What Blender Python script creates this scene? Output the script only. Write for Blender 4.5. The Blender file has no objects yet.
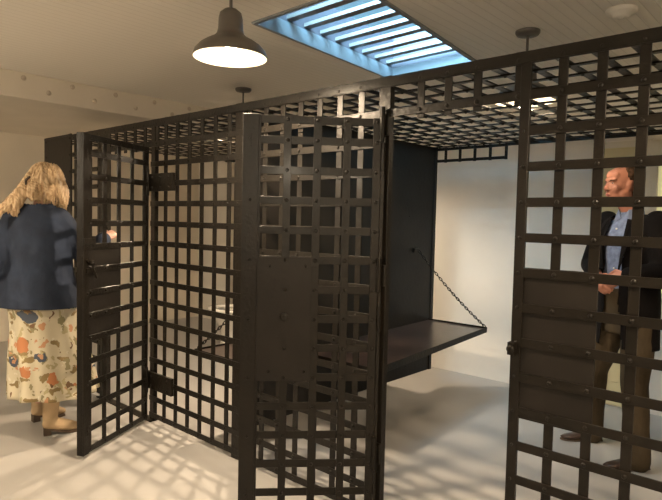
import bpy, bmesh, math, random
from mathutils import Vector, Matrix, noise
random.seed(7)
C = bpy.context.scene.collection
S = .1375                      # pitch of the strap lattice
TOP = 2.2275                   # height of lattice row 0; row n sits n pitches lower
PI = math.pi
def zr(n): return TOP - n * S
V = Vector

# ------------------------------------------------------------------ materials
def mat(name, col, rough=.5, metal=0, spec=.5, coat=0, bump=0, bscale=40, mottle=0, mscale=4, emit=None, estr=0, detail=6):
    m = bpy.data.materials.new(name); m.use_nodes = True
    nt = m.node_tree; b = nt.nodes['Principled BSDF']
    b.inputs['Base Color'].default_value = (*col, 1)
    b.inputs['Roughness'].default_value = rough; b.inputs['Metallic'].default_value = metal
    b.inputs['Specular IOR Level'].default_value = spec; b.inputs['Coat Weight'].default_value = coat
    b.inputs['Coat Roughness'].default_value = .15
    tc = nt.nodes.new('ShaderNodeTexCoord')
    if bump:
        n = nt.nodes.new('ShaderNodeTexNoise'); n.inputs['Scale'].default_value = bscale; n.inputs['Detail'].default_value = detail
        bp = nt.nodes.new('ShaderNodeBump'); bp.inputs['Strength'].default_value = bump; bp.inputs['Distance'].default_value = .01
        nt.links.new(tc.outputs['Object'], n.inputs['Vector']); nt.links.new(n.outputs['Fac'], bp.inputs['Height'])
        nt.links.new(bp.outputs['Normal'], b.inputs['Normal'])
    if mottle:
        n = nt.nodes.new('ShaderNodeTexNoise'); n.inputs['Scale'].default_value = mscale; n.inputs['Detail'].default_value = 5
        r = nt.nodes.new('ShaderNodeValToRGB')
        r.color_ramp.elements[0].position = .3; r.color_ramp.elements[1].position = .7
        r.color_ramp.elements[0].color = (*[c * (1 - mottle) for c in col], 1)
        r.color_ramp.elements[1].color = (*[min(1, c * (1 + mottle)) for c in col], 1)
        nt.links.new(tc.outputs['Object'], n.inputs['Vector']); nt.links.new(n.outputs['Fac'], r.inputs['Fac'])
        nt.links.new(r.outputs['Color'], b.inputs['Base Color'])
    if emit:
        b.inputs['Emission Color'].default_value = (*emit, 1); b.inputs['Emission Strength'].default_value = estr
    return m
M = {}
M['iron'] = mat('black_gloss_paint_on_iron', (.0088, .0070, .0049), .38, 0, .26, .04, .25, 55, .25, 12)
M['plate'] = mat('dark_painted_plate', (.015, .0128, .0108), .42, 0, .22, 0, .12, 30, .2, 5)
M['bunk'] = mat('brown_black_bunk_paint', (.045, .028, .022), .3, 0, .5, .2, .1, 25, .25, 6)
M['shade'] = mat('dark_enamel', (.09, .08, .07), .4, 0, .5, .1)
M['white_enamel'] = mat('white_enamel', (.85, .82, .76), .35)
M['bulb'] = mat('lit_bulb', (1, .9, .7), .3, emit=(1, .8, .52), estr=60)
M['porcelain'] = mat('porcelain', (.82, .79, .72), .12, 0, .6, .5)
M['chrome'] = mat('chrome', (.6, .6, .6), .2, 1)
M['wall'] = mat('cream_plaster', (.70, .63, .52), .8, 0, .3, 0, .25, 9, .07, 1.6)
M['wallback'] = mat('white_plaster', (.78, .75, .69), .75, 0, .3, 0, .3, 9, .05, 2)
M['darkwall'] = mat('unseen_wall_darkened', (.20, .16, .12), .8, 0, .3, 0, .3, 12, .1, 2)  # unseen wall, made dark to weaken its reflection in the ironwork
M['trim'] = mat('cream_trim_paint', (.72, .68, .58), .45)
M['floor'] = mat('grey_painted_concrete', (.41, .40, .385), .38, 0, .35, 0, .08, 5, .08, 1.3)
M['beam'] = mat('beam_paint', (.70, .64, .55), .6, 0, .3, 0, .12, 20, .04, 3)
M['beigebolt'] = mat('bolt_paint', (.5, .43, .35), .4)
M['frame'] = mat('skylight_frame_paint', (.20, .22, .24), .4)
M['bar'] = mat('skylight_bar_steel', (.24, .21, .19), .45, .2)
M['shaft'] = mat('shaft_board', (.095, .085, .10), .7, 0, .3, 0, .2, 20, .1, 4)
M['plastic'] = mat('white_plastic', (.75, .72, .66), .4)
M['blind'] = mat('pale_yellow_blind', (.78, .72, .40), .8, emit=(.95, .9, .5), estr=.35)  # emission stands in for daylight behind the blind
M['doorpaint'] = mat('yellow_cream_door_paint', (.66, .58, .34), .5)
M['skin'] = mat('skin', (.46, .20, .13), .5, 0, .4, 0, .05, 60, .08, 14)
M['skin2'] = mat('skin_fair', (.68, .40, .31), .5, 0, .4, 0, .05, 60, .06, 14)
M['brownhair'] = mat('short_brown_hair', (.10, .055, .03), .6, 0, .3, 0, .8, 260, .4, 60)
M['black'] = mat('black_wool', (.006, .005, .005), .85, 0, .12, 0, .3, 180)
M['trouser'] = mat('olive_brown_trousers', (.065, .048, .028), .8, 0, .2, 0, .3, 50, .15, 8)
M['navy'] = mat('navy_knit', (.034, .046, .078), .85, 0, .25, 0, .35, 160, .2, 9)
M['boot'] = mat('tan_suede', (.56, .41, .25), .8, 0, .2, 0, .25, 90, .12, 12)
M['sole'] = mat('brown_sole', (.09, .06, .04), .6)
M['shoe'] = mat('dark_leather', (.05, .025, .015), .35, 0, .5, .2)
M['eyewhite'] = mat('eye_white', (.75, .72, .68), .2)
M['iris'] = mat('dark_iris', (.04, .03, .025), .2)
M['lip'] = mat('lip', (.50, .19, .15), .5)
M['clip'] = mat('hair_clip', (.05, .03, .02), .3)

def nodes_new(m, kind, **kw):
    n = m.node_tree.nodes.new(kind)
    for k, v in kw.items(): n.inputs[k].default_value = v
    return n
def ceiling_mat():                              # beadboard: boards run away from the camera, a groove every 6 cm
    m = mat('beadboard_paint', (.60, .54, .46), .5, 0, .35)
    nt = m.node_tree; b = nt.nodes['Principled BSDF']
    tc = nt.nodes.new('ShaderNodeTexCoord'); sp = nt.nodes.new('ShaderNodeSeparateXYZ')
    nt.links.new(tc.outputs['Object'], sp.inputs[0])
    mm = nt.nodes.new('ShaderNodeMath'); mm.operation = 'MULTIPLY'; mm.inputs[1].default_value = 1 / .058
    fr = nt.nodes.new('ShaderNodeMath'); fr.operation = 'FRACT'
    gt = nt.nodes.new('ShaderNodeMath'); gt.operation = 'PINGPONG'; gt.inputs[1].default_value = .5
    rp = nt.nodes.new('ShaderNodeMapRange'); rp.inputs[1].default_value = 0; rp.inputs[2].default_value = .1
    bp = nodes_new(m, 'ShaderNodeBump', Strength=.45, Distance=.004)
    nt.links.new(sp.outputs[0], mm.inputs[0]); nt.links.new(mm.outputs[0], fr.inputs[0]); nt.links.new(fr.outputs[0], gt.inputs[0])
    nt.links.new(gt.outputs[0], rp.inputs[0]); nt.links.new(rp.outputs[0], bp.inputs['Height']); nt.links.new(bp.outputs[0], b.inputs['Normal'])
    r = nt.nodes.new('ShaderNodeValToRGB')      # darker base colour in the groove
    r.color_ramp.elements[0].color = (.66, .61, .54, 1); r.color_ramp.elements[1].color = (.84, .79, .71, 1); r.color_ramp.elements[1].position = .6
    nt.links.new(rp.outputs[0], r.inputs['Fac']); nt.links.new(r.outputs['Color'], b.inputs['Base Color'])
    return m
M['ceiling'] = ceiling_mat()
def floral():
    m = mat('floral_cotton', (.74, .67, .5), .75, 0, .25)
    nt = m.node_tree; b = nt.nodes['Principled BSDF']; tc = nt.nodes.new('ShaderNodeTexCoord')
    base = nt.nodes.new('ShaderNodeRGB'); base.outputs[0].default_value = (.76, .69, .52, 1); cur = base.outputs[0]
    warp = nodes_new(m, 'ShaderNodeTexNoise', Scale=14, Detail=3)
    mixv = nt.nodes.new('ShaderNodeMix'); mixv.data_type = 'VECTOR'; mixv.inputs[0].default_value = .11
    nt.links.new(tc.outputs['Object'], warp.inputs['Vector']); nt.links.new(tc.outputs['Object'], mixv.inputs[4]); nt.links.new(warp.outputs['Color'], mixv.inputs[5])
    layers = [((22, 22, 8), (0, 0, 0), .33, (.55, .48, .28), .35), ((11, 11, 20), (3, 1, 5), .34, (.34, .25, .12), .5),
              ((18, 18, 8), (7, 2, 1), .30, (.36, .32, .18), .45), ((9, 9, 8.5), (2, 9, 4), .34, (.62, .26, .12), .72), ((8, 8, 11), (5, 5, 8), .34, (.10, .12, .16), .74), ((14, 14, 14), (6, 3, 2), .28, (.66, .36, .20), .6),
              ((26, 26, 22), (1, 8, 2), .22, (.86, .80, .66), .5), ((16, 20, 9), (4, 4, 1), .20, (.22, .13, .07), .6)]
    for sc, off, th, col, sel in layers:
        mp = nt.nodes.new('ShaderNodeMapping'); mp.inputs['Scale'].default_value = sc; mp.inputs['Location'].default_value = off
        mp.inputs['Rotation'].default_value = (.5 * off[0], .3 * off[1], .4 * off[2])
        vo = nodes_new(m, 'ShaderNodeTexVoronoi', Scale=1.0, Randomness=.9)
        lt = nt.nodes.new('ShaderNodeMath'); lt.operation = 'LESS_THAN'; lt.inputs[1].default_value = th
        sx = nt.nodes.new('ShaderNodeSeparateColor'); g = nt.nodes.new('ShaderNodeMath'); g.operation = 'GREATER_THAN'; g.inputs[1].default_value = sel
        mu = nt.nodes.new('ShaderNodeMath'); mu.operation = 'MULTIPLY'
        mx = nt.nodes.new('ShaderNodeMix'); mx.data_type = 'RGBA'; mx.inputs[7].default_value = (*col, 1)
        nt.links.new(mixv.outputs[1], mp.inputs['Vector']); nt.links.new(mp.outputs[0], vo.inputs['Vector'])
        nt.links.new(vo.outputs['Distance'], lt.inputs[0]); nt.links.new(vo.outputs['Color'], sx.inputs[0]); nt.links.new(sx.outputs[0], g.inputs[0])
        nt.links.new(lt.outputs[0], mu.inputs[0]); nt.links.new(g.outputs[0], mu.inputs[1]); nt.links.new(mu.outputs[0], mx.inputs[0])
        nt.links.new(cur, mx.inputs[6]); cur = mx.outputs[2]
    nt.links.new(cur, b.inputs['Base Color'])
    return m
M['floral'] = floral()
def strandmat(name, c0, c1):
    m = mat(name, c0, .42, 0, .5); nt = m.node_tree; b = nt.nodes['Principled BSDF']
    tc = nt.nodes.new('ShaderNodeTexCoord'); n = nodes_new(m, 'ShaderNodeTexNoise', Scale=26, Detail=6)
    mp = nt.nodes.new('ShaderNodeMapping'); mp.inputs['Scale'].default_value = (3, 3, .6)
    r = nt.nodes.new('ShaderNodeValToRGB'); r.color_ramp.elements[0].position = .35; r.color_ramp.elements[1].position = .68
    r.color_ramp.elements[0].color = (*c0, 1); r.color_ramp.elements[1].color = (*c1, 1)
    nt.links.new(tc.outputs['Object'], mp.inputs['Vector']); nt.links.new(mp.outputs[0], n.inputs['Vector'])
    nt.links.new(n.outputs['Fac'], r.inputs['Fac']); nt.links.new(r.outputs['Color'], b.inputs['Base Color'])
    return m
M['blond'] = strandmat('wavy_blond_hair', (.40, .25, .13), (.78, .60, .38))
M['plaid'] = mat('pale_blue_shirt', (.17, .21, .32), .75, 0, .3, 0, .2, 90, .3, 30)
def pane_mat():
    m = bpy.data.materials.new('clear_glazing'); m.use_nodes = True; nt = m.node_tree
    nt.nodes.remove(nt.nodes['Principled BSDF']); o = nt.nodes['Material Output']
    t = nt.nodes.new('ShaderNodeBsdfTransparent'); t.inputs[0].default_value = (.86, .95, .97, 1)
    g = nt.nodes.new('ShaderNodeBsdfGlossy'); g.inputs['Roughness'].default_value = .05
    mx = nt.nodes.new('ShaderNodeMixShader'); mx.inputs[0].default_value = .06
    nt.links.new(t.outputs[0], mx.inputs[1]); nt.links.new(g.outputs[0], mx.inputs[2]); nt.links.new(mx.outputs[0], o.inputs['Surface'])
    return m
M['glass'] = pane_mat()
M['opal'] = mat('fill_globe_glow', (1, .95, .85), .3, emit=(1, .84, .62), estr=230)  # strong glow for the added fill globes

# ------------------------------------------------------------------ mesh helpers
def obj(name, bm, m, parent=None, smooth=False, bevel=0):
    me = bpy.data.meshes.new(name)
    bmesh.ops.recalc_face_normals(bm, faces=bm.faces[:]); bm.to_mesh(me); bm.free()
    if smooth:
        for p in me.polygons: p.use_smooth = True
    o = bpy.data.objects.new(name, me); C.objects.link(o); me.materials.append(m)
    if parent: o.parent = parent; o.matrix_parent_inverse = parent_inv(parent)
    if bevel:
        b = o.modifiers.new('edge', 'BEVEL'); b.width = bevel; b.segments = 1; b.limit_method = 'ANGLE'
    return o
def parent_inv(p):
    mtx = Matrix.Translation(p.location) if p.parent is None else p.parent_world
    return mtx.inverted() if p.parent is None else Matrix.Identity(4)
def thing(name, label, cat, loc=(0, 0, 0), group=None):
    o = bpy.data.objects.new(name, None); C.objects.link(o); o.location = loc; o.empty_display_size = .1
    o['label'] = label; o['category'] = cat
    if group: o['group'] = group
    return o
def sub(name, bm, m, parent, **k):              # a part of a part (parts sit at world coordinates under their thing)
    o = obj(name, bm, m, None, **k); o.parent = parent; o.matrix_parent_inverse = Matrix.Identity(4)
    return o
def tag(o, label, cat, group=None):
    o['label'] = label; o['category'] = cat
    if group: o['group'] = group
    return o
def struct(name, bm, m, **k):
    o = obj(name, bm, m, **k); o['kind'] = 'structure'; return o
def box(bm, a, b):
    a, b = V(a), V(b); c = (a + b) / 2; d = b - a
    r = bmesh.ops.create_cube(bm, size=1, matrix=Matrix.Translation(c) @ Matrix.Diagonal((abs(d.x), abs(d.y), abs(d.z), 1)))
    return r['verts']
def strap(bm, p0, p1, wd, w, t):                # flat bar p0->p1, width w along wd, thickness t along the third axis
    p0, p1, wd = V(p0), V(p1), V(wd).normalized(); n = (p1 - p0).cross(wd).normalized()
    vs = [bm.verts.new(p + wd * (i * w / 2) + n * (j * t / 2)) for p in (p0, p1) for i, j in ((-1, -1), (1, -1), (1, 1), (-1, 1))]
    for f in ((0, 3, 2, 1), (4, 5, 6, 7), (0, 1, 5, 4), (1, 2, 6, 5), (2, 3, 7, 6), (3, 0, 4, 7)): bm.faces.new([vs[i] for i in f])
def rivet(bm, p, n, r=.0095, h=.006):
    n = V(n).normalized(); q = n.to_track_quat('Z', 'Y').to_matrix().to_4x4()
    prof = [(r, -.001), (r * .95, h * .45), (r * .55, h)]
    rings = []
    for rr, hh in prof: rings.append([bm.verts.new(V(p) + q @ V((rr * math.cos(a * PI / 4), rr * math.sin(a * PI / 4), hh))) for a in range(8)])
    for k in range(2):
        for i in range(8): bm.faces.new((rings[k][i], rings[k][(i + 1) % 8], rings[k + 1][(i + 1) % 8], rings[k + 1][i]))
    bm.faces.new(rings[2])
def lathe(bm, prof, c=(0, 0, 0), seg=40, ax=None, caps=False):
    c = V(c); q = V(ax).normalized().to_track_quat('Z', 'Y').to_matrix() if ax else Matrix.Identity(3)
    rings = [[bm.verts.new(c + q @ V((r * math.cos(2 * PI * i / seg), r * math.sin(2 * PI * i / seg), z))) for i in range(seg)] for r, z in prof]
    for a, b in zip(rings, rings[1:]):
        for i in range(seg): bm.faces.new((a[i], a[(i + 1) % seg], b[(i + 1) % seg], b[i]))
    if caps: bm.faces.new(rings[0][::-1]); bm.faces.new(rings[-1])
def ell(bm, c, r, rot=None, seg=20):
    m = Matrix.Translation(c) @ (rot.to_4x4() if rot else Matrix.Identity(4)) @ Matrix.Diagonal((*r, 1))
    bmesh.ops.create_uvsphere(bm, u_segments=seg, v_segments=seg * 2 // 3, radius=1, matrix=m)
def tube(bm, pts, rad, seg=12, closed_ends=True, asp=1, side=None):
    pts = [V(p) for p in pts]
    if not hasattr(rad, '__len__'): rad = [rad] * len(pts)
    P, R, D = [], [], []
    t0 = (pts[1] - pts[0]).normalized(); t1 = (pts[-1] - pts[-2]).normalized()
    if closed_ends:
        for k in (85, 60, 30): P.append(pts[0] - t0 * rad[0] * math.sin(math.radians(k))); R.append(rad[0] * math.cos(math.radians(k))); D.append(t0)
    for i, p in enumerate(pts):
        d = (pts[min(i + 1, len(pts) - 1)] - pts[max(i - 1, 0)]).normalized(); P.append(p); R.append(rad[i]); D.append(d)
    if closed_ends:
        for k in (30, 60, 85): P.append(pts[-1] + t1 * rad[-1] * math.sin(math.radians(k))); R.append(rad[-1] * math.cos(math.radians(k))); D.append(t1)
    u = V(side) if side else (V((0, 0, 1)) if abs(t0.z) < .9 else V((1, 0, 0)))
    prev = None
    for p, r, d in zip(P, R, D):
        a = (u - d * u.dot(d)).normalized(); b = d.cross(a); u = a
        ring = [bm.verts.new(p + a * (r * math.cos(2 * PI * i / seg)) + b * (r * asp * math.sin(2 * PI * i / seg))) for i in range(seg)]
        if prev:
            for i in range(seg): bm.faces.new((prev[i], prev[(i + 1) % seg], ring[(i + 1) % seg], ring[i]))
        else: bm.faces.new(ring[::-1])
        prev = ring
    bm.faces.new(prev)
def loft(bm, rings, seg=28, cap=True, fold=0, nf=9, ph=0):     # rings: (center, rx, ry, yaw); superellipse-ish horizontal sections
    prev = None; n = len(rings)
    for k, (c, rx, ry, yaw) in enumerate(rings):
        c = V(c); ring = []
        for i in range(seg):
            a = 2 * PI * i / seg; f = 1 + fold * (1 - k / (n - 1)) * math.sin(nf * a + ph + .6 * math.sin(2 * a))
            x, y = rx * math.cos(a) * f, ry * math.sin(a) * f
            ring.append(bm.verts.new(c + V((x * math.cos(yaw) - y * math.sin(yaw), x * math.sin(yaw) + y * math.cos(yaw), 0))))
        if prev:
            for i in range(seg): bm.faces.new((prev[i], prev[(i + 1) % seg], ring[(i + 1) % seg], ring[i]))
        elif cap: bm.faces.new(ring[::-1])
        prev = ring
    if cap: bm.faces.new(prev)
def fuse(bm, vox, smooth=4, factor=.5):         # union of closed shapes into one continuous skin
    me = bpy.data.meshes.new('tmp'); bm.to_mesh(me); bm.free()
    o = bpy.data.objects.new('tmp', me); C.objects.link(o)
    r = o.modifiers.new('r', 'REMESH'); r.mode = 'VOXEL'; r.voxel_size = vox
    s = o.modifiers.new('s', 'SMOOTH'); s.iterations = smooth; s.factor = factor
    dg = bpy.context.evaluated_depsgraph_get(); ev = bpy.data.meshes.new_from_object(o.evaluated_get(dg))
    bpy.data.objects.remove(o); out = bmesh.new(); out.from_mesh(ev); bpy.data.meshes.remove(ev)
    return out

# ------------------------------------------------------------------ the room
XL, XR, YB, YF, H = -7.05, 2.6, 2.80, -4.6, 2.55
SK = [(-2.53, -.035), (-1.745, -.06), (-1.935, 1.435), (-2.67, 1.47)]    # skylight opening in the ceiling (it stands a few degrees askew)
bm = bmesh.new(); box(bm, (XL - .1, YF - .1, -.1), (XR + .1, YB + .1, 0)); struct('floor', bm, M['floor'])
bm = bmesh.new(); box(bm, (XL - .1, YB, 0), (XR + .1, YB + .1, H + .1)); struct('wall_back', bm, M['wallback'])
bm = bmesh.new(); box(bm, (XL - .1, YF - .1, 0), (XR + .1, YF, H + .1)); struct('wall_front', bm, M['darkwall'])
bm = bmesh.new(); box(bm, (XL - .1, YF, 0), (XL, YB, H + .1)); struct('wall_left', bm, M['wall'])
bm = bmesh.new(); box(bm, (XR, YF, 0), (XR + .1, YB, H + .1)); struct('wall_right', bm, M['wall'])
bm = bmesh.new()
out = [(XL - .1, YF - .1), (XR + .1, YF - .1), (XR + .1, YB + .1), (XL - .1, YB + .1)]
for z in (H, H + .1):
    o_ = [bm.verts.new((*p, z)) for p in out]; i_ = [bm.verts.new((*p, z)) for p in SK]
    for k in range(4): bm.faces.new((o_[k], o_[(k + 1) % 4], i_[(k + 1) % 4], i_[k]))
struct('ceiling', bm, M['ceiling'])
# dropped boxed beam along the left part of the room, staggered bolts on its face
bm = bmesh.new(); box(bm, (XL, YF, 2.35), (-4.85, YB, H)); beam = struct('trim_1', bm, M['beam'], bevel=.004)
bb = bmesh.new()
for k in range(-22, 14):
    y, z = (-.396 + .19 * k), (2.507 if k % 2 == 0 else 2.424)
    rivet(bb, (-4.85, y, z), (1, 0, 0), .016, .012)
    lathe(bb, [(.021, .0), (.021, .002), (.015, .003)], (-4.85, y, z), 14, (1, 0, 0))
sub('bolt_row', bb, M['beigebolt'], beam)
# skylight: shaft, frame, bars, glazing
bm = bmesh.new(); HT = 2.85
cen = V((sum(p[0] for p in SK) / 4, sum(p[1] for p in SK) / 4))
def ring_at(scale, z): return [V((cen.x + (p[0] - cen.x) * scale, cen.y + (p[1] - cen.y) * scale, z)) for p in SK]
def grow(d, z):
    r = []
    for p in SK:
        v = V(p) - cen; r.append(V((p[0] + (d if v.x > 0 else -d), p[1] + (d if v.y > 0 else -d), z)))
    return r
A, B = grow(0, H), grow(0, HT); A2, B2 = grow(.05, H + .1), grow(.05, HT)
def wallstrip(bm, a, b):
    va = [bm.verts.new(p) for p in a]; vb = [bm.verts.new(p) for p in b]
    for k in range(4): bm.faces.new((va[k], va[(k + 1) % 4], vb[(k + 1) % 4], vb[k]))
    return va, vb
a1, b1 = wallstrip(bm, A, B); a2, b2 = wallstrip(bm, A2, B2)
for k in range(4): bm.faces.new((b1[k], b1[(k + 1) % 4], b2[(k + 1) % 4], b2[k]))
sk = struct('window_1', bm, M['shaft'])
bm = bmesh.new()
for d0, d1, z0, z1 in ((-.012, -.0005, H - .006, H + .075), (-.012, .012, H - .012, H - .0005)):
    lo_i, hi_i = grow(d0, z0), grow(d0, z1); lo_o, hi_o = grow(d1, z0), grow(d1, z1)
    R = [[bm.verts.new(p) for p in q] for q in (lo_i, hi_i, hi_o, lo_o)]
    for j in range(4):
        for k in range(4): bm.faces.new((R[j][k], R[j][(k + 1) % 4], R[(j + 1) % 4][(k + 1) % 4], R[(j + 1) % 4][k]))
sub('window_frame', bm, M['frame'], sk)
bm = bmesh.new()
def lerp(a, b, t): return V(a) * (1 - t) + V(b) * t
for k in range(9):
    t = .09 + k * .108
    a = lerp(SK[0], SK[3], t); b = lerp(SK[1], SK[2], t)
    strap(bm, (a.x, a.y, 2.655), (b.x, b.y, 2.655), (0, 1, .0), .055, .022)
sub('security_bars', bm, M['bar'], sk)
bm = bmesh.new(); g = grow(.05, HT + .002); vs = [bm.verts.new(p) for p in g] + [bm.verts.new(p + V((0, 0, .006))) for p in g]
bm.faces.new(vs[:4][::-1]); bm.faces.new(vs[4:])
for k in range(4): bm.faces.new((vs[k], vs[(k + 1) % 4], vs[4 + (k + 1) % 4], vs[4 + k]))
sub('glazing', bm, M['glass'], sk)
# back wall, right part: cream door in its casing and a shaded window beside it
bm = bmesh.new()
box(bm, (-1.59, 2.775, 0), (-1.54, 2.7995, 2.13)); box(bm, (-1.20, 2.775, 0), (-1.15, 2.7995, 2.13)); box(bm, (-1.54, 2.775, 2.08), (-1.20, 2.7995, 2.13))
struct('trim_2', bm, M['trim'], bevel=.003)
bm = bmesh.new(); box(bm, (-1.54, 2.785, .01), (-1.20, 2.7995, 2.08))
d1 = struct('door_1', bm, M['doorpaint'], bevel=.002)
bm = bmesh.new()
for z0, z1 in ((.2, .95), (1.1, 1.95)): box(bm, (-1.50, 2.779, z0), (-1.24, 2.7845, z1))
sub('door_panels', bm, M['doorpaint'], d1, bevel=.004)
bm = bmesh.new(); box(bm, (-1.10, 2.79, .95), (-.30, 2.7995, 2.0)); w2 = struct('window_2', bm, M['blind'])
bm = bmesh.new()
for a, b in (((-1.15, 2.765, .9), (-1.10, 2.7995, 2.12)), ((-.30, 2.765, .9), (-.25, 2.7995, 2.12)), ((-1.10, 2.765, 2.0), (-.30, 2.7995, 2.12)), ((-1.10, 2.75, .9), (-.30, 2.7995, .95))): box(bm, a, b)
sub('window_frame', bm, M['trim'], w2, bevel=.003)
bm = bmesh.new(); lathe(bm, [(.075, 0), (.075, -.012), (.068, -.022), (.045, -.026), (.043, -.036), (.03, -.042), (.001, -.043)], (-.91, 1.0, H), 30)
t = thing('smoke_detector', 'round white smoke detector on the ceiling at the upper right', 'smoke detector', (-.91, 1.0, H - .043))
obj('housing', bm, M['plastic'], t, smooth=True)
bm = bmesh.new(); lathe(bm, [(.012, -.043), (.01, -.048), (.001, -.049)], (-.91, 1.0, H), 12); obj('test_button', bm, M['plastic'], t)

# ------------------------------------------------------------------ the cage
cage = thing('jail_cage', 'black riveted strap-iron jail cage with open lattice front, ceiling and dividing wall', 'jail cage', (-2.5, 0, 0))
W, T = .036, .008
def lattice(bm, o, u, n, cols, rows, u0, u1, z0, z1, rivets=True, w=W, hside=1, sk=None):
    """o origin on floor, u horizontal unit, n outward normal; verticals behind, horizontals in front (hside=-1 swaps)"""
    o, u, n = V(o), V(u), V(n)
    for c in cols: strap(bm, o + u * c + n * (-T / 2 * hside) + V((0, 0, z0)), o + u * c + n * (-T / 2 * hside) + V((0, 0, z1)), u, w, T)
    for z in rows: strap(bm, o + u * u0 + n * (T / 2 * hside) + V((0, 0, z)), o + u * u1 + n * (T / 2 * hside) + V((0, 0, z)), (0, 0, 1), w, T)
    if rivets:
        for c in cols:
            for z in rows:
                for s in (1, -1): rivet(bm, o + u * c + n * (T * s) + V((0, 0, z)), n * s)
X, Yn = (1, 0, 0), (0, -1, 0)
def frange(a, b, s=S):
    r = []; x = a
    while x < b - 1e-6: r.append(x); x += s
    return r
colsA = [-3.474 + k * S for k in range(6)]; colsN = [-2.462 + k * S for k in range(-1, 6)]
colsM = [-1.438 + k * S for k in range(3)]; colsB = [-.816 + k * S for k in range(0, 11)]
colsL = [-4.84 + k * S for k in range(4)]
# header over the whole front
bm = bmesh.new()
colsH = [-4.84 + k * S for k in range(9)] + [-3.58] + colsA + colsN + colsM + [-.985]
lattice(bm, (0, 0, 0), X, Yn, colsH, [zr(1), zr(2)], -4.9, .56, zr(2.28), zr(.75))
for c in colsB:
    for r_ in (1, 2): rivet(bm, (c, -T, zr(r_)), Yn)
strap(bm, (-5.44, .016, 2.116), (.56, .016, 2.116), (0, 1, 0), .05, .008); strap(bm, (-4.9, -.0085, 2.098), (.56, -.0085, 2.098), (0, 0, 1), .044, .006)      # top angle
obj('header_lattice', bm, M['iron'], cage, bevel=.0012)
def front_panel(cols, rows, u0, u1, z0, z1, plate=None):
    bm = bmesh.new(); lattice(bm, (0, 0, 0), X, Yn, cols, rows, u0, u1, z0, z1)
    return obj('front_panel', bm, M['iron'], cage, bevel=.0012)
rows = [zr(k) for k in range(3, 16)] + [.045]
front_panel(colsL, rows, -4.9, -4.36, .02, zr(2.3))
pA = front_panel(colsA, rows, -3.65, -2.70, .02, zr(2.3))
front_panel(colsN, rows, -2.70, -1.65, .02, zr(2.3))
pB = front_panel(colsB, rows, -.96, .56, .02, zr(.78))
def posts(lst):
    for x0, x1, y0, y1, z1 in lst:
        bm = bmesh.new(); box(bm, (x0, y0, .001), (x1, y1, z1))
        for r_ in range(1, 16): rivet(bm, ((x0 + x1) / 2, y0, zr(r_)), Yn, .008)
        obj('post', bm, M['iron'], cage, bevel=.0015)
posts([(-4.38, -4.22, -.010, -.002, 2.12), (-3.655, -3.605, .0, .03, 2.125), (-2.725, -2.655, -.004, .028, 2.125), (-1.665, -1.60, -.004, .03, 2.125)])
bm = bmesh.new(); box(bm, (-.975, -.0088, .001), (-.935, .008, zr(.78)))
for r_ in range(3, 16): rivet(bm, (-.955, -.0088, zr(r_)), Yn, .007)
obj('post', bm, M['iron'], cage, bevel=.0015)
bm = bmesh.new(); box(bm, (-5.44, -.006, .02), (-4.90, .006, 2.13)); box(bm, (-4.925, -.014, .02), (-4.885, -.006, 2.13))
for r_ in range(1, 16): rivet(bm, (-5.40, -.006, zr(r_)), Yn); rivet(bm, (-4.905, -.014, zr(r_)), Yn)
obj('corner_plate', bm, M['plate'], cage, bevel=.0015)
bm = bmesh.new(); box(bm, (-4.40, -.03, .001), (-3.6, .03, .009)); obj('threshold', bm, M['iron'], cage)
# lock plate and keeper on the right-hand front panel
bm = bmesh.new(); box(bm, (-.97, -.0005, zr(11.2)), (-.66, .0095, zr(6.85)))
lp = obj('lock_plate', bm, M['plate'], cage, bevel=.001); lp['label'] = 'solid lock plate'
bm = bmesh.new(); lathe(bm, [(.016, 0), (.016, .008), (.009, .012), (.001, .012)], (-.962, -.0335, .965), 16, (0, -1, 0)); box(bm, (-.977, -.034, .94), (-.949, -.0, .99))
sub('keyhole_boss', bm, M['iron'], lp)
# hinge boxes of the left door
for zc in (1.685, .30):
    bm = bmesh.new(); box(bm, (-3.66, -.03, zc - .06), (-3.34, -.0082, zc + .06)); lathe(bm, [(.016, -.09), (.016, .09)], (-3.632, -.045, zc), 14, caps=True)
    for dx in (.05, .15, .25):
        for dz in (-.035, .035): rivet(bm, (-3.64 + dx, -.03, zc + dz), Yn)
    obj('hinge_box', bm, M['iron'], cage, bevel=.002)
for zc in (1.9, 1.2, .35):
    bm = bmesh.new(); box(bm, (-1.66, -.016, zc - .05), (-1.60, -.0045, zc + .05)); lathe(bm, [(.013, -.08), (.013, .08)], (-1.625, -.027, zc), 14, caps=True)
    obj('hinge', bm, M['iron'], cage, bevel=.002)
# ceiling lattice
bm = bmesh.new(); yy = [.075 + k * .163 for k in range(14)]; xx = frange(-5.42, .5)
for x in xx: strap(bm, (x, 0.045, 2.113), (x, 2.215, 2.113), (1, 0, 0), .034, T)
for y in yy: strap(bm, (-5.44, y, 2.105), (.5, y, 2.105), (0, 1, 0), .026, T)
for x in xx:
    for y in yy: rivet(bm, (x, y, 2.101), (0, 0, -1), .009, .005)
obj('ceiling_lattice', bm, M['iron'], cage, bevel=.001)
# rear band
bm = bmesh.new()
lattice(bm, (0, 2.2, 0), X, Yn, [-2.065 - k * S for k in range(25)][::-1], [2.085, 1.985], -5.44, -2.05, 1.97, 2.10, w=.024)
strap(bm, (-2.05, 2.196, 2.088), (.5, 2.196, 2.088), (0, 0, 1), .024, .008)
obj('rear_band', bm, M['iron'], cage, bevel=.001)
for x in (-5.43, .49):
    bm = bmesh.new(); box(bm, (x - .02, 2.17, .001), (x + .02, 2.196, 2.10)); obj('rear_post', bm, M['iron'], cage)
bm = bmesh.new(); box(bm, (.48, .03, .001), (.5, 2.16, 2.1)); obj('end_plate', bm, M['plate'], cage)
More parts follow.
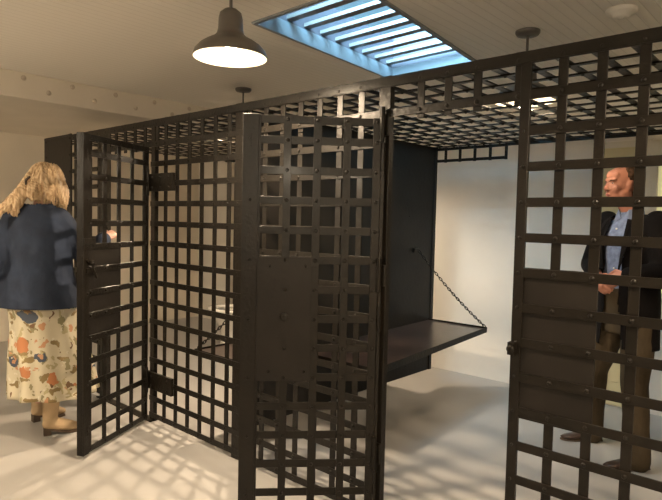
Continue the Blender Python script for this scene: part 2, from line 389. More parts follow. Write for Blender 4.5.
# dividing wall
bm = bmesh.new(); box(bm, (-2.706, .03, .16), (-2.694, 2.19, 2.10)); box(bm, (-2.694, 2.15, .16), (-2.686, 2.19, 2.10))
for y in (.05, .6, 1.2, 1.8, 2.17):
    for z in (.25, .9, 1.5, 2.02): rivet(bm, (-2.694 + (.008 if y > 2.16 else 0), y, z), (1, 0, 0), .006, .003)
obj('dividing_wall', bm, M['plate'], cage, bevel=.001)
bm = bmesh.new()
box(bm, (-2.72, .04, .001), (-2.707, .08, .3))
obj('wall_foot', bm, M['plate'], cage)

# ------------------------------------------------------------------ swung-open doors
def cell_door(label, hx, hy, d, inner, edge, latch, pitch=S, sw=.072):
    """d: unit vector hinge -> free edge. inner: +1 if the side carrying the verticals faces the viewer"""
    t = thing('cell_door', label, 'jail door', (hx, hy, 0)); d = V((*d, 0)).normalized()
    n = V((-d.y, d.x, 0))
    if n.dot(V((0, -2.2, 0)) - V((hx, hy, 0))) < 0: n = -n      # n faces the viewer side
    hs = -1 if inner else 1
    o = V((hx, hy, 0)); bm = bmesh.new(); top, bot = zr(2.18), zr(16.03)
    rows = [zr(2.32)] + [zr(k) for k in range(3, 16)] + [zr(15.9)]
    lattice(bm, o, d, n, [pitch * k for k in range(5)], rows, -.03, edge - .02, bot, top, hside=hs)
    obj('door_lattice', bm, M['iron'], t, bevel=.0012)
    bm = bmesh.new()                                              # free-edge stile, wide flat bar with folded lip
    def pb(bm, u0, u1, k0, k1, z0, z1):
        c = [o + d * u + n * k for u, k in ((u0, k0), (u1, k0), (u1, k1), (u0, k1))]
        lo = [bm.verts.new(p + V((0, 0, z0))) for p in c]; hi = [bm.verts.new(p + V((0, 0, z1))) for p in c]
        bm.faces.new(lo[::-1]); bm.faces.new(hi)
        for k in range(4): bm.faces.new((lo[k], lo[(k + 1) % 4], hi[(k + 1) % 4], hi[k]))
    pb(bm, edge - sw, edge, T, T + .009, bot, top); pb(bm, edge - .008, edge, -.03, T, bot, top)
    for z in rows[1:-1:2]: rivet(bm, o + d * (edge - .036) + n * (T + .009) + V((0, 0, z)), n, .008)
    for z in (zr(3.05), zr(15)): pb(bm, edge - .042, edge - .034, T + .009, T + .013, z - .03, z + .03)
    obj('stile', bm, M['iron'], t, bevel=.0015)
    bm = bmesh.new(); pb(bm, -.035, -.022, -T, T, bot, top)
    for z in (1.75, 1.0, .32): tube(bm, [o + d * -.03 + n * 0 + V((0, 0, z - .06)), o + d * -.03 + V((0, 0, z + .06))], .011, 10)
    obj('hinge_edge', bm, M['iron'], t)
    bm = bmesh.new(); pb(bm, 2.12 * S, edge - .07, -.0005 if inner else -.009, .009 if inner else .0005, zr(11.1), zr(6.9)); lp = obj('lock_plate', bm, M['plate'], t, bevel=.001)
    bm = bmesh.new(); 
    if latch:
        q = o + d * (edge - .05) + n * .03
        tube(bm, [q + V((0, 0, .02)) + d * .03, q + V((0, 0, .0)), q - d * .05 + V((0, 0, -.09))], [.006, .008, .007], 10)
        tube(bm, [q + n * -.02, q + n * .012], .016, 14)
        pb(bm, edge - .10, edge - .0, .0175, .026, 1.28 - .31 * 0, 1.315)
        pb(bm, edge - .10, edge - .02, .0175, .026, 1.11, 1.14)
        for v in bm.verts: v.co.z += 0
        bmesh.ops.translate(bm, verts=[v for v in bm.verts if v.co.z < .3], vec=(0, 0, 1.17))
    else:
        q = o + d * (edge - .2) + n * .009 + V((0, 0, 1.0))
        lathe(bm, [(.02, 0), (.02, .006), (.01, .009), (.001, .009)], q, 16, n)
        for z in (zr(7.2), zr(10.8)):
            for u in (2.3 * S, 3.5 * S): rivet(bm, o + d * u + n * .009 + V((0, 0, z)), n, .007)
    obj('latch', bm, M['iron'], t, smooth=False)
    return t
cell_door('open strap-iron cell door at left, swung outward next to the woman, latch lever on its lock plate',
          -3.611, -.073, (.4555, -.8902), False, .652, True, S * 1.045, .052)
cell_door('open strap-iron cell door in the middle, swung out in front of the cage, wide stile at its left',
          -1.646, -.038, (-.6897, -.7241), True, .614, False)

# ------------------------------------------------------------------ hinged bunks with chains
def bunk(label, xw, x1, y0, y1, z, cy, side):
    t = thing('wall_bunk', label, 'bunk', ((xw + x1) / 2, (y0 + y1) / 2, z)); a, b = min(xw, x1), max(xw, x1)
    bm = bmesh.new(); box(bm, (a + .004, y0 + .004, z - .01), (b - .004, y1 - .004, z)); obj('sleeping_board', bm, M['bunk'], t, bevel=.001)
    bm = bmesh.new()
    for p, q in (((a, y0, z - .032), (b, y0 + .005, z + .012)), ((a, y1 - .005, z - .032), (b, y1, z + .012)),
                 ((x1 - .0025, y0, z - .032), (x1 + .0025, y1, z + .012)), ((xw - .0025 + side * .006, y0, z - .03), (xw + .0025 + side * .006, y1, z + .004))): box(bm, p, q)
    obj('rim', bm, M['iron'], t, bevel=.001)
    for y in frange(y0 + .15, y1 - .1, .5):
        bm = bmesh.new(); tube(bm, [(xw + side * .012, y - .04, z - .01), (xw + side * .012, y + .04, z - .01)], .01, 10); obj('hinge', bm, M['iron'], t)
    bm = bmesh.new(); box(bm, (min(xw, xw + side * .022), cy - .05, 1.20), (max(xw, xw + side * .022), cy + .03, 1.235)); obj('bracket', bm, M['iron'], t)
    if side > 0:                                # it has sagged and pulled outward at the near end
        for ch in t.children:
            if ch.name.split('.')[0] in ('sleeping_board', 'rim', 'hinge'):
                for v in ch.data.vertices:
                    k = (y1 - v.co.y) / 1.6; v.co.z -= .03 * k; v.co.x += .11 * k * (v.co.x - xw) / (x1 - xw)
    p0 = V((xw + side * .03, cy, 1.215)); p1 = V((x1, y1 - .03 if cy > 1 else y0 + .03, z + .015)); bm = bmesh.new()
    n = int((p1 - p0).length / .026); ax = (p1 - p0).normalized(); u0 = ax.cross(V((0, 0, 1))).normalized(); w0 = ax.cross(u0)
    for k in range(n):
        f = (k + .5) / n; c = p0.lerp(p1, f) - V((0, 0, .03 * math.sin(PI * f))); s_ = u0 if k % 2 else w0; L_, R_, r_ = .019, .0085, .0032
        ring = [c + ax * (L_ * math.cos(th) * (1 if abs(math.cos(th)) > .1 else 1)) + s_ * (R_ * math.sin(th)) for th in [2 * PI * j / 12 for j in range(12)]]
        prev = None; first = None
        for j, p in enumerate(ring):
            d_ = (ring[(j + 1) % 12] - ring[j - 1]).normalized(); e1 = (p - c).normalized(); e1 = (e1 - d_ * e1.dot(d_)).normalized(); e2 = d_.cross(e1)
            cr = [bm.verts.new(p + e1 * (r_ * math.cos(2 * PI * q / 6)) + e2 * (r_ * math.sin(2 * PI * q / 6))) for q in range(6)]
            if prev:
                for q in range(6): bm.faces.new((prev[q], prev[(q + 1) % 6], cr[(q + 1) % 6], cr[q]))
            else: first = cr
            prev = cr
        for q in range(6): bm.faces.new((prev[q], prev[(q + 1) % 6], first[(q + 1) % 6], first[q]))
    obj('chain', bm, M['iron'], t, smooth=True)
bunk('dark hinged steel bunk hung by a chain from the dividing wall in the middle cell', -2.694, -2.14, .5, 2.13, .605, 1.90, 1)
bunk('dark chain-hung bunk seen through the left cell lattice behind the open middle door', -2.706, -3.26, .10, 1.7, .55, .42, -1)

# ------------------------------------------------------------------ toilet in the left cell
tl = thing('toilet', 'white porcelain toilet standing in the left cell behind the strap lattice', 'toilet', (-5.0, 1.80, 0))
bm = bmesh.new(); pr = [(.12, 0), (.125, .03), (.10, .12), (.11, .24), (.19, .36), (.225, .425), (.225, .44), (.17, .44), (.15, .37), (.08, .28), (.001, .27)]
lathe(bm, pr, (-5.0, 1.80, 0), 36)
for v in bm.verts: v.co.x = -5.0 + (v.co.x + 5.0) * 1.25
obj('bowl', bm, M['porcelain'], tl, smooth=True)
bm = bmesh.new(); lathe(bm, [(.24, 0), (.248, .014), (.235, .03), (.155, .03), (.15, .012), (.155, 0), (.24, 0)], (-5.0, 1.80, .442), 36)
for v in bm.verts: v.co.x = -5.0 + (v.co.x + 5.0) * 1.25
obj('seat', bm, M['porcelain'], tl, smooth=True)
bm = bmesh.new(); tube(bm, [(-4.88, 2.03, .001), (-4.88, 2.03, .5), (-4.88, 1.98, .53)], .016, 12); tube(bm, [(-4.88, 2.03, .46), (-4.80, 2.0, .48)], .012, 10)
ell(bm, (-4.88, 2.03, .5), (.035, .035, .04)); obj('flush_valve', bm, M['chrome'], tl, smooth=True)

# ------------------------------------------------------------------ pendant lamps, added fill globes
def pendant(label, x, y, z, power, r=.172):
    t = thing('pendant_lamp', label, 'pendant lamp', (x, y, z), 'dark barn pendant lamps'); k = r / .172
    prof = [(.172, 0), (.174, .006), (.165, .03), (.142, .055), (.112, .075), (.08, .092), (.064, .108), (.058, .13), (.056, .18), (.05, .205), (.03, .222), (.012, .225)]
    bm = bmesh.new(); lathe(bm, [(a * k, b * k) for a, b in prof], (x, y, z), 44); obj('lamp_shade', bm, M['shade'], t, smooth=True)
    bm = bmesh.new(); lathe(bm, [(a * k - .0025, b * k + (-.0 if i == 0 else -.0025)) for i, (a, b) in enumerate(prof[:7])] + [(.001, .104 * k)], (x, y, z), 44)
    i_ = obj('shade_lining', bm, M['white_enamel'], t, smooth=True); i_['label'] = 'white enamel lining'
    bm = bmesh.new(); ell(bm, (x, y, z + .018), (.034, .034, .034)); tube(bm, [(x, y, z + .04), (x, y, z + .09)], [.026, .016], 16); obj('bulb', bm, M['bulb'], t, smooth=True)
    bm = bmesh.new(); tube(bm, [(x, y, z + .21), (x, y, H - .001)], .0075, 12); obj('stem', bm, M['shade'], t, smooth=True)
    bm = bmesh.new(); lathe(bm, [(.068, 0), (.068, -.012), (.06, -.024), (.012, -.03)], (x, y, H - .0005), 30); obj('canopy', bm, M['shade'], t, smooth=True)
    l = bpy.data.lights.new('lamp_light', 'SPOT'); l.energy = power; l.color = (1, .77, .53); l.shadow_soft_size = .035; l.spot_size = math.radians(172); l.spot_blend = .5
    o = bpy.data.objects.new('lamp_light', l); C.objects.link(o); o.location = (0, 0, -.022); o.parent = t
LP = 185
pendant('lit dark barn pendant lamp hanging in front of the cage, left of the skylight', -2.2, -.46, 2.203, LP)
pendant('dark pendant lamp hung behind the cage header near the man, round canopy beside the skylight', -1.41, 1.03, 2.155, LP * .42)
pendant('farthest dark pendant lamp, over the left cell just above the middle door corner', -3.88, 1.0, 2.165, LP * 1.7)
pendant('dark pendant lamp near the camera, beyond the right edge of the photo', .35, -.46, 2.215, LP)
def globe(label, x, y):  # unseen globe added as fill light for ceiling and walls
    t = thing('unseen_fill_globe', label, 'pendant lamp', (x, y, 2.0), 'added fill-light globes behind the camera')
    bm = bmesh.new(); ell(bm, (x, y, 2.0), (.11, .11, .11)); g_ = obj('globe', bm, M['opal'], t, smooth=True)
    bm = bmesh.new(); lathe(bm, [(.06, 0), (.06, -.02), (.03, -.03), (.012, -.04), (.012, -.43), (.04, -.445), (.04, -.47)], (x, y, H - .0005), 24); obj('fitting', bm, M['shade'], t, smooth=True)
    bm = bmesh.new(); tube(bm, [(x, y, 2.09), (x, y, H - .001)], .0075, 12); obj('stem', bm, M['shade'], t, smooth=True)
globe('added fill-light globe, unseen behind the camera, nearer the right wall', .9, -3.0)
globe('added fill-light globe, unseen behind the camera, nearer the left wall', -4.4, -3.1)

# ------------------------------------------------------------------ people
def hand(bm, w, d, nrm, thumb, curl=.5, sc=1.0):
    """w wrist, d direction of the hand, nrm back-of-hand normal, thumb = side vector"""
    d, nrm = V(d).normalized(), V(nrm); nrm = (nrm - d * nrm.dot(d)).normalized(); s = V(thumb); s = (s - d * s.dot(d) - nrm * s.dot(nrm)).normalized(); w = V(w)
    pts = [w + d * (k * sc) for k in (0, .03, .06, .085)]
    tube(bm, pts, [.026 * sc, .036 * sc, .040 * sc, .036 * sc], 14, asp=.42, side=s)
    for k, (off, ln) in enumerate(((.030, .070), (.010, .078), (-.010, .073), (-.029, .057))):
        p = w + d * (.085 * sc) + s * (off * sc); q = [p - d * .02 * sc, p]; a = .15
        for seg_, fr in ((ln * .48, .9), (ln * .3, 1.1), (ln * .25, .9)):
            a += curl * fr; q.append(q[-1] + (d * math.cos(a) - nrm * math.sin(a)) * (seg_ * sc))
        tube(bm, q, [.0095 * sc, .0095 * sc, .0088 * sc, .0080 * sc, .0068 * sc], 10)
    p = w + d * (.025 * sc) + s * (.026 * sc)
    tube(bm, [p, p + (d * .5 + s * .7) .normalized() * .035 * sc - nrm * .006, p + (d * .85 + s * .45).normalized() * .066 * sc - nrm * .018 * sc], [.014 * sc, .0115 * sc, .009 * sc], 10)
def head(bm, c, f, up=V((0, 0, 1)), k=1.0):
    """c centre of skull, f facing; features as full forms that fuse into the head"""
    f = V(f).normalized(); up = (up - f * up.dot(f)).normalized(); r = f.cross(up); R3 = Matrix((r, f, up)).transposed()
    def P(x, y, z): return V(c) + (r * x + f * y + up * z) * k
    def E(x, y, z, a, b, d): ell(bm, P(x, y, z), (a * k, b * k, d * k), R3, 20)
    E(0, -.012, .028, .076, .096, .088); E(0, .015, -.02, .068, .078, .09); E(0, .035, -.068, .048, .052, .042); E(0, .058, -.090, .026, .024, .020)
    E(0, .074, .028, .056, .016, .012); E(0, .055, .055, .058, .03, .035)
    for s in (-1, 1):
        E(s * .040, .060, -.028, .026, .024, .024); E(s * .076, -.004, -.006, .010, .020, .032); E(s * .082, -.012, .006, .008, .014, .018)
        E(s * .056, .012, -.06, .02, .04, .03); E(s * .030, .0735, .010, .016, .008, .009)
        E(s * .011, .095, -.030, .009, .010, .008)
    tube(bm, [P(0, .084, .022), P(0, .098, -.008), P(0, .106, -.026)], [.0085 * k, .011 * k, .0135 * k], 12)
    E(0, .082, -.056, .024, .012, .007); E(0, .080, -.068, .021, .012, .007)
    return P, R3
def finish(name, label, loc, bm, skin):
    t = bm
    me = bpy.data.meshes.new(name)
    for p in bm.faces: p.smooth = True
    for v in bm.verts: v.co -= V(loc)
    bm.to_mesh(me); bm.free(); o = bpy.data.objects.new(name, me); C.objects.link(o); me.materials.append(skin); o.location = loc
    o['label'] = label; o['category'] = 'person'; return o
def garment(name, bm, m, owner, label=None, smooth=True, solid=0):
    for v in bm.verts: v.co -= owner.location
    bmesh.ops.recalc_face_normals(bm, faces=bm.faces[:])
    me = bpy.data.meshes.new(name); bm.to_mesh(me); bm.free()
    if smooth:
        for p in me.polygons: p.use_smooth = True
    o = bpy.data.objects.new(name, me); C.objects.link(o); me.materials.append(m); o.parent = owner
    if solid: s = o.modifiers.new('s', 'SOLIDIFY'); s.thickness = solid; s.offset = 1
    if label: o['label'] = label
    return o
def cutv(bm, test): bmesh.ops.delete(bm, geom=[v for v in bm.verts if test(v.co)], context='VERTS')

# ---- the man in the middle cell
F = V((-.44, -.898, 0)); Lf = V((.898, -.44, 0)); yaw = math.atan2(Lf.y, Lf.x); c0 = V((-.99, 1.70, 0))
def mp(a, b, z): return c0 + Lf * a + F * b + V((0, 0, z))       # a towards his left, b forward
hd_c = V((-1.045, 1.645, 1.712)); hd_f = V((-.66, -.75, -.04))
shR, shL = mp(-.19, 0, 1.475), mp(.175, 0, 1.475); elR, elL = mp(-.30, .0, 1.20), mp(.25, .03, 1.19)
wrR, wrL = mp(-.03, .225, 1.145), mp(.165, .215, 1.175)
hipR, hipL = mp(-.09, 0, .93), mp(.09, 0, .93); knR, knL = V((-1.185, 1.76, .51)), V((-.91, 1.60, .51)); anR, anL = V((-1.225, 1.885, .10)), V((-.87, 1.60, .10))
tor = [(.86, .155, .11), (.95, .165, .12), (1.05, .155, .118), (1.18, .165, .12), (1.30, .178, .125), (1.40, .185, .118), (1.46, .165, .095), (1.50, .10, .075)]
bm = bmesh.new()
loft(bm, [(mp(0, 0, z), rx, ry, yaw) for z, rx, ry in tor])
tube(bm, [mp(0, -.01, 1.44), mp(0, .01, 1.55), hd_c + V((0, 0, -.06))], [.066, .058, .056], 16)
P, R3 = head(bm, hd_c, hd_f)
for s_, e_, w_ in ((shR, elR, wrR), (shL, elL, wrL)):
    tube(bm, [s_, s_.lerp(e_, .5), e_], [.055, .048, .042], 14); tube(bm, [e_, e_.lerp(w_, .4), w_], [.042, .038, .027], 14)
for h_, k_, a_ in ((hipR, knR, anR), (hipL, knL, anL)):
    tube(bm, [h_, h_.lerp(k_, .5), k_], [.088, .075, .056], 16); tube(bm, [k_, k_.lerp(a_, .35), a_], [.054, .055, .036], 16)
for a_, fd in ((anR, V((-.75, -.66, 0))), (anL, V((-.72, -.70, 0)))):
    tube(bm, [a_ + V((0, 0, -.04)), a_ + fd.normalized() * .12 + V((0, 0, -.072))], [.026, .016], 12)
hand(bm, wrR, (Lf * .75 + F * .55 + V((0, 0, -.45))), (F * 1 + Lf * -.3 + V((0, 0, .35))), V((0, 0, 1)), .45, 1.0)
hand(bm, wrL + V((0, 0, .0)), (Lf * -.75 + F * .45 + V((0, 0, -.5))), (F * 1 + Lf * .3 + V((0, 0, .3))), V((0, 0, 1)), .5, 1.0)
body = fuse(bm, .0058, 3)
man = finish('person', 'man in black jacket and pale blue shirt standing inside the cage at right', (c0.x, c0.y, 0), body, M['skin'])
for s in (-1, 1):
    bm = bmesh.new(); ell(bm, P(s * .030, .0715, .008), (.0108, .0108, .0095), R3, 16); ey = garment('eye', bm, M['eyewhite'], man)
    bm = bmesh.new(); ell(bm, P(s * .030, .0808, .007), (.0048, .0025, .0048), R3, 12); ir = garment('iris', bm, M['iris'], man); ir.parent = ey
bm = bmesh.new(); tube(bm, [P(-.022, .090, -.060), P(-.010, .0955, -.058), P(0, .097, -.0595), P(.010, .0955, -.058), P(.022, .090, -.060)], [.002, .004, .0042, .004, .002], 8)
tube(bm, [P(-.018, .090, -.064), P(0, .096, -.0675), P(.018, .090, -.064)], [.002, .0045, .002], 8); garment('lips', bm, M['lip'], man)
for s in (-1, 1):
    bm = bmesh.new(); tube(bm, [P(s * .014, .090, .020), P(s * .030, .0895, .0245), P(s * .048, .078, .020)], [.003, .0042, .002], 8)
    garment('eyebrow', bm, M['brownhair'], man)
bm = bmesh.new(); ell(bm, P(0, -.017, .031), (.0795, .0985, .0905), R3, 40); ell(bm, P(0, -.045, -.03), (.066, .055, .06), R3, 30)
bm = fuse(bm, .006, 2); ri, fo, up_ = R3.col[0], R3.col[1], R3.col[2]
def hairless(p):
    q = p - hd_c; x, y, z = q.dot(ri), q.dot(fo), q.dot(up_)
    return (y > .015 and z < .104 - (.062 - abs(x)) * -.25) or (y > .004 and z < .035) or (abs(x) > .05 and y > -.035 and z < .012) or z < -.085
cutv(bm, hairless)
for v in bm.verts: v.co += v.normal * (.004 + .003 * noise.noise(v.co * 90))
garment('hair', bm, M['brownhair'], man, solid=.002)
# shirt and collar
bm = bmesh.new(); loft(bm, [(mp(0, .003, z), rx + .010, ry + .012, yaw) for z, rx, ry in tor[2:-1]] + [(mp(0, .005, 1.515), .075, .075, yaw)])
tube(bm, [mp(0, -.0, 1.49), mp(0, .004, 1.535)], [.078, .070], 20)
garment('shirt', fuse(bm, .009, 3), M['plaid'], man, 'pale blue patterned shirt')
bm = bmesh.new()
for s in (-1, 1):
    q = [mp(s * .005, .087, 1.505), mp(s * .035, .075, 1.555), mp(s * .07, .02, 1.562), mp(s * .075, .035, 1.525), mp(s * .055, .098, 1.462)]
    vs = [bm.verts.new(p) for p in q]; bm.faces.new(vs)
garment('collar', bm, M['plaid'], man, smooth=False, solid=.005)
for z in (1.44, 1.36, 1.28, 1.20):
    bm = bmesh.new(); lathe(bm, [(.006, 0), (.006, .003), (.001, .004)], mp(0, .127 + .006 * (z < 1.35), z), 10, F); garment('shirt_button', bm, M['plastic'], man)
# jacket
bm = bmesh.new(); jz = [(.70, .195, .15), (.80, .19, .148), (.95, .188, .148), (1.08, .18, .146), (1.2, .188, .15), (1.32, .202, .15), (1.42, .208, .14), (1.48, .185, .115), (1.525, .10, .085)]
loft(bm, [(mp(0, 0, z), rx, ry, yaw) for z, rx, ry in jz])
for s_, e_, w_ in ((shR, elR, wrR), (shL, elL, wrL)):
    w2_ = e_.lerp(w_, .93); tube(bm, [s_, s_.lerp(e_, .5), e_], [.074, .066, .062], 16); tube(bm, [e_, e_.lerp(w_, .5), w2_], [.062, .054, .043], 16)
bm = fuse(bm, .011, 5)
def opening(p):
    q = p - c0; a, b, z = q.dot(Lf), q.dot(F), p.z
    if z > 1.512 and abs(a) < .085: return True
    w = .045 + max(0, z - 1.1) * .10 + max(0, 1.0 - z) * .12
    return b > .085 and abs(a) < w and not (b > .165 and z < 1.25 and z > 1.05 and abs(a) > .04) or (z < .715)
cutv(bm, opening)
garment('jacket', bm, M['black'], man, 'black jacket worn open', solid=.006)
bm = bmesh.new()
for s in (-1, 1):
    q = [mp(s * .055, .10, 1.50), mp(s * .072, .155, 1.36), mp(s * .052, .163, 1.15), mp(s * .095, .158, 1.30), mp(s * .12, .138, 1.40), mp(s * .085, .10, 1.495)]
    bm.faces.new([bm.verts.new(p) for p in q])
garment('lapels', bm, M['black'], man, smooth=False, solid=.006)
# trousers, shoes
bm = bmesh.new(); loft(bm, [(mp(0, 0, z), rx, ry, yaw) for z, rx, ry in ((.80, .165, .125), (.90, .178, .132), (1.0, .176, .136), (1.085, .176, .142))])
for h_, k_, a_ in ((hipR, knR, anR), (hipL, knL, anL)):
    tube(bm, [h_ - V((0, 0, .02)), h_.lerp(k_, .5), k_], [.105, .094, .078], 18); tube(bm, [k_, k_.lerp(a_, .4), k_.lerp(a_, .85), a_ + V((0, 0, -.048))], [.078, .075, .070, .076], 18)
bm = fuse(bm, .011, 5); 
for v in bm.verts: v.co += v.normal * (.005 * noise.noise(V((v.co.x * 14, v.co.y * 14, v.co.z * 9))))
garment('trousers', bm, M['trouser'], man, 'olive brown trousers')
def shoe(bm, bs, a_, fd, ln=.27):
    fd = fd.normalized(); sd = V((-fd.y, fd.x, 0)); h = V((a_.x, a_.y, 0)) - fd * .065
    for bmx, prof in ((bm, ((0, .030, .022, .075), (.03, .037, .02, .085), (.08, .036, .02, .085), (.13, .040, .018, .062), (.19, .045, .016, .045), (.24, .036, .016, .036), (.27, .016, .016, .028))),
                      (bs, ((0, .030, .001, .018), (.05, .036, .001, .018), (.13, .040, .001, .014), (.19, .047, .001, .014), (.25, .034, .001, .014), (.275, .012, .001, .013)))):
        prev = None
        for x, w, z0, z1 in prof:
            c = h + fd * x; ring = []
            for j in range(12):
                an = 2 * PI * j / 12; ring.append(bmx.verts.new(c + sd * (w * math.cos(an)) + V((0, 0, (z0 + z1) / 2 + (z1 - z0) / 2 * max(-.75, min(1, math.sin(an) * 1.15))))))
            if prev:
                for j in range(12): bmx.faces.new((prev[j], prev[(j + 1) % 12], ring[(j + 1) % 12], ring[j]))
            else: bmx.faces.new(ring[::-1])
            prev = ring
        bmx.faces.new(prev)
for a_, fd in ((anR, V((-.75, -.66, 0))), (anL, V((-.72, -.70, 0)))):
    bm, bs = bmesh.new(), bmesh.new(); shoe(bm, bs, a_, fd); s_ = garment('shoe', bm, M['shoe'], man)
    o = garment('sole', bs, M['sole'], man); o.parent = s_

# ---- the woman at the left, seen from behind, reaching past the open door
U = V((.38, .925, 0)); Wc = V((.925, -.38, 0)); b0 = V((-3.985, -.60, 0))
def wp(u, w, z): return b0 + U * u + Wc * w + V((0, 0, z))
wf = V((-.50, .866, 0)); wr = V((.866, .50, 0)); wy = math.atan2(wr.y, wr.x); tc = wp(-.03, 0, 0)
def tp(a, b, z): return tc + wr * a + wf * b + V((0, 0, z))
hc = wp(.022, .0, 1.668); hf = V((-.25, .96, -.04))
sR, sL = tp(.165, 0, 1.43), tp(-.165, 0, 1.43); eR, eL = wp(.29, .02, 1.13), wp(-.31, .06, 1.13); hR = V((-3.925, -.125, 1.325)); wR = V((-3.895, -.215, 1.295)); wL = wp(-.20, -.22, .98)
wt = [(.80, .165, .125), (.95, .16, .12), (1.08, .125, .10), (1.22, .145, .11), (1.35, .162, .11), (1.43, .15, .085), (1.47, .09, .07)]
bm = bmesh.new(); loft(bm, [(tp(0, 0, z), rx, ry, wy) for z, rx, ry in wt])
tube(bm, [tp(0, -.0, 1.40), tp(0.01, .01, 1.49), hc + V((0, 0, -.05))], [.055, .048, .05], 14)
P2, R2 = head(bm, hc, hf, k=.95)
for s_, e_, w_ in ((sR, eR, wR), (sL, eL, wL)):
    tube(bm, [s_, s_.lerp(e_, .5), e_], [.048, .04, .036], 12); tube(bm, [e_, e_.lerp(w_, .4), w_], [.036, .033, .023], 12)
fR, fL = V((-3.85, -.60, .09)), V((-4.17, -.55, .09))
for x_, f_ in ((.08, fR), (-.08, fL)):
    kn = tp(x_, .03, .46).lerp(f_, .2); kn.z = .46
    tube(bm, [tp(x_, 0, .86), tp(x_, .01, .65), kn], [.085, .07, .052], 14); tube(bm, [kn, kn.lerp(f_, .35), f_], [.05, .05, .034], 14)
hand(bm, wR, (hR - wR), V((.8, -.5, .4)), V((0, 0, 1)), .25, .95); hand(bm, wL, V((.3, .8, -.3)), V((-.5, .3, .7)), V((.8, 0, 0)), .5, .92)
wom = finish('person', 'blond woman in navy jacket and floral skirt, seen from behind at the far left', (b0.x, b0.y, 0), fuse(bm, .0062, 3), M['skin2'])
# navy jacket
bm = bmesh.new(); J = [(.82, .275, .20), (.89, .27, .20), (1.0, .245, .185), (1.12, .225, .17), (1.24, .215, .16), (1.35, .21, .145), (1.44, .185, .12), (1.485, .12, .095), (1.53, .075, .075)]
loft(bm, [(tp(0 + .01, -.01, z), rx, ry, wy) for z, rx, ry in J], 36)
for s_, e_, w_ in ((sR, eR, wR), (sL, eL, wL)):
    tube(bm, [s_ - V((0, 0, .01)), s_.lerp(e_, .5), e_], [.075, .072, .070], 16); tube(bm, [e_, e_.lerp(w_, .5), e_.lerp(w_, .9)], [.070, .060, .050], 16)
bm = fuse(bm, .010, 6); cutv(bm, lambda p: p.z < .838 or (p.z > 1.515))
for v in bm.verts: v.co += v.normal * (.011 * noise.noise(V((v.co.x * 7, v.co.y * 7, v.co.z * 4))) + .004 * noise.noise(v.co * 22))
garment('jacket', bm, M['navy'], wom, 'loose navy jacket', solid=.005)
# floral skirt
bm = bmesh.new(); n = 26; sk_ = []
for k in range(n + 1):
    z = .25 + (.90 - .25) * k / n; f = k / n; c = wp(.065 * (1 - f) - .0 * f, 0, z); sk_.append((c, .272 - .07 * f, .25 - .08 * f, math.atan2(U.y, U.x)))
loft(bm, sk_, 120, cap=False, fold=.055, nf=11, ph=.8)
for v in bm.verts: v.co += V((noise.noise(v.co * 5), noise.noise(v.co * 5 + V((9, 0, 0))), .25 * noise.noise(v.co * 5 + V((0, 7, 0))))) * .018
garment('skirt', bm, M['floral'], wom, 'long cream skirt with rust, navy and olive flowers', solid=.003)
# ankle boots
for f_, fd in ((fR, V((.32, .95, 0))), (fL, V((.05, 1, 0)))):
    fd.normalize(); sd = V((-fd.y, fd.x, 0)); h = V((f_.x, f_.y, 0)) - fd * .05; bm = bmesh.new()
    tube(bm, [h + fd * .045 + V((0, 0, .275)), h + fd * .045 + V((0, 0, .20)), h + fd * .04 + V((0, 0, .11)), h + fd * .045 + V((0, 0, .075))], [.058, .052, .046, .045], 16)
    tube(bm, [h + fd * .03 + V((0, 0, .075)), h + fd * .10 + V((0, 0, .062)), h + fd * .17 + V((0, 0, .042)), h + fd * .205 + V((0, 0, .036))], [.04, .040, .034, .022], 14)
    bo = garment('ankle_boot', fuse(bm, .007, 3), M['boot'], wom, 'tan suede ankle boot'); bm = bmesh.new()
    strap(bm, h + fd * .0 + V((0, 0, .0215)), h + fd * .045 + V((0, 0, .0215)), sd, .052, .041)
    prev = None
    for x, w, z0, z1 in ((0, .028, .036, .050), (.06, .034, .028, .042), (.12, .037, .010, .024), (.17, .037, .001, .016), (.215, .022, .001, .015)):
        c = h + fd * x; ring = [bm.verts.new(c + sd * (w * a) + V((0, 0, z))) for a, z in ((-1, z0), (1, z0), (1, z1), (-1, z1))]
        if prev:
            for j in range(4): bm.faces.new((prev[j], prev[(j + 1) % 4], ring[(j + 1) % 4], ring[j]))
        else: bm.faces.new(ring[::-1])
        prev = ring
    bm.faces.new(prev); o = garment('heel', bm, M['sole'], wom, smooth=False); o.parent = bo
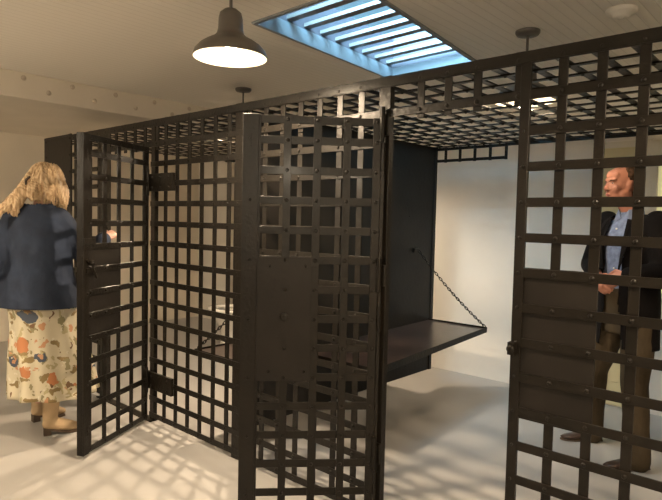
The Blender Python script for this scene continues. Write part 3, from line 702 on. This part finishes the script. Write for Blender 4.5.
# long wavy hair: scalp shell and thick wavy locks fused to one mass, finer locks over it
mass = bmesh.new(); ell(mass, P2(0, -.014, .030), (.084, .102, .096), R2, 30); ell(mass, P2(0, -.045, -.03), (.078, .064, .085), R2, 24)
def lock(bm, p0, p1, p2, r, wav, ph, asp=.6, seg=8):
    pts, rad = [], []; a, b, c_ = V(p0), V(p1), V(p2)
    for i in range(15):
        t = i / 14; p = a * (1 - t) ** 2 + b * (2 * t * (1 - t)) + c_ * t * t
        p = p + U * (wav * math.sin(ph + t * 8) * t) + Wc * (wav * .7 * math.cos(ph * 1.7 + t * 7) * t); pts.append(p); rad.append(r * (1 - .72 * t ** 3) * (.6 + .4 * min(1, t * 4)))
    tube(bm, pts, rad, seg, asp=asp)
up2 = V((0, 0, 1)); fine = bmesh.new()
def path(kind):
    if kind == 'back':                          # gathered and thrown back over the left shoulder
        s0 = hc + U * random.uniform(-.075, .0) + Wc * random.uniform(.02, .08) + up2 * random.uniform(.0, .09)
        q = random.random(); m_ = wp(-.10 - .05 * q, random.uniform(.04, .10), 1.60 - .02 * q)
        return s0, m_, wp(-.15 - .17 * q, random.uniform(.03, .12), 1.425 + .035 * math.sin(q * 5) + random.uniform(-.01, .02))
    if kind == 'side':                          # falls beside the face, the far side of the head
        s0 = hc + U * random.uniform(.0, .06) + Wc * random.uniform(-.05, .08) + up2 * random.uniform(.04, .115)
        return s0, hc + U * random.uniform(.09, .135) + Wc * random.uniform(-.04, .08) + up2 * random.uniform(-.02, .05), wp(random.uniform(.08, .15), random.uniform(-.05, .09), random.uniform(1.47, 1.53))
    s0 = hc + U * random.uniform(-.06, .05) + Wc * random.uniform(.02, .07) + up2 * random.uniform(.05, .12)
    u = random.uniform(-.10, .12); return s0, wp(u * .9 + .01, random.uniform(.12, .15), 1.66), wp(u + .02, random.uniform(.06, .12), 1.535 - .22 * u + random.uniform(-.02, .02))
for k in range(60): lock(mass, *path(('back', 'side', 'down')[k % 3]), random.uniform(.020, .030), random.uniform(.004, .010), random.uniform(0, 6.28))
for k in range(170): lock(fine, *path(('back', 'side', 'down', 'down')[k % 4]), random.uniform(.005, .011), random.uniform(.005, .012), random.uniform(0, 6.28), .7, 6)
mass = fuse(mass, .007, 4)
for v in mass.verts:
    q = v.co - hc; a = math.atan2(q.dot(Wc), q.dot(U)); v.co += v.normal * (.004 * math.sin(a * 34 + v.co.z * 40 * noise.noise(v.co * 6)))
me_ = bpy.data.meshes.new('tmp'); fine.to_mesh(me_); fine.free(); mass.from_mesh(me_); bpy.data.meshes.remove(me_)
hr = garment('hair', mass, M['blond'], wom, 'long wavy blond hair')
bm = bmesh.new(); q = wp(-.095, .11, 1.665); tube(bm, [q + V((0, 0, .02)) + U * .02, q, q - V((0, 0, .025))], [.007, .009, .006], 10); garment('hair_clip', bm, M['clip'], wom)

# ------------------------------------------------------------------ light, world, camera
w = bpy.data.worlds.new('sky'); bpy.context.scene.world = w; w.use_nodes = True; nt = w.node_tree
bg = nt.nodes['Background']; bg.inputs['Color'].default_value = (.46, .76, 1.0, 1)      # one side of the sky is far brighter than the other
wc = nt.nodes.new('ShaderNodeTexCoord'); ws = nt.nodes.new('ShaderNodeSeparateXYZ'); wm = nt.nodes.new('ShaderNodeMapRange'); wm.interpolation_type = 'SMOOTHSTEP'
wm.inputs[1].default_value = .25; wm.inputs[2].default_value = -.95; wm.inputs[3].default_value = .7; wm.inputs[4].default_value = 62
nt.links.new(wc.outputs['Generated'], ws.inputs[0]); nt.links.new(ws.outputs[1], wm.inputs[0]); nt.links.new(wm.outputs[0], bg.inputs['Strength'])
w.cycles.sampling_method = 'MANUAL'; w.cycles.sample_map_resolution = 256
pl = bpy.data.lights.new('skylight_portal', 'AREA'); pl.shape = 'RECTANGLE'; pl.size = .9; pl.size_y = 1.65; pl.cycles.is_portal = True
po = bpy.data.objects.new('skylight_portal', pl); C.objects.link(po); po.location = (cen.x, cen.y, HT - .004); po.rotation_euler = (0, 0, math.radians(5))
cd = bpy.data.cameras.new('camera'); cam = bpy.data.objects.new('camera', cd); C.objects.link(cam)
pitch, roll, yaw_ = .0518, .0224, -.7289
fwd = V((math.sin(yaw_) * math.cos(pitch), math.cos(yaw_) * math.cos(pitch), -math.sin(pitch)))
r0 = V((math.cos(yaw_), -math.sin(yaw_), 0)); u0 = r0.cross(fwd)
rt = r0 * math.cos(roll) + u0 * math.sin(roll); ut = -r0 * math.sin(roll) + u0 * math.cos(roll)
cam.matrix_world = Matrix.Translation((0, -2.18383, 1.45401)) @ Matrix((rt, ut, -fwd)).transposed().to_4x4()
cd.sensor_width = 36; cd.lens = 577.295 * 36 / 662; cd.clip_start = .02
sc = bpy.context.scene; sc.camera = cam
sc.view_settings.view_transform = 'Standard'; sc.view_settings.look = 'None'; sc.view_settings.gamma = 1; sc.view_settings.exposure = .1
sc.cycles.use_denoising = True; sc.cycles.max_bounces = 10; sc.cycles.diffuse_bounces = 6
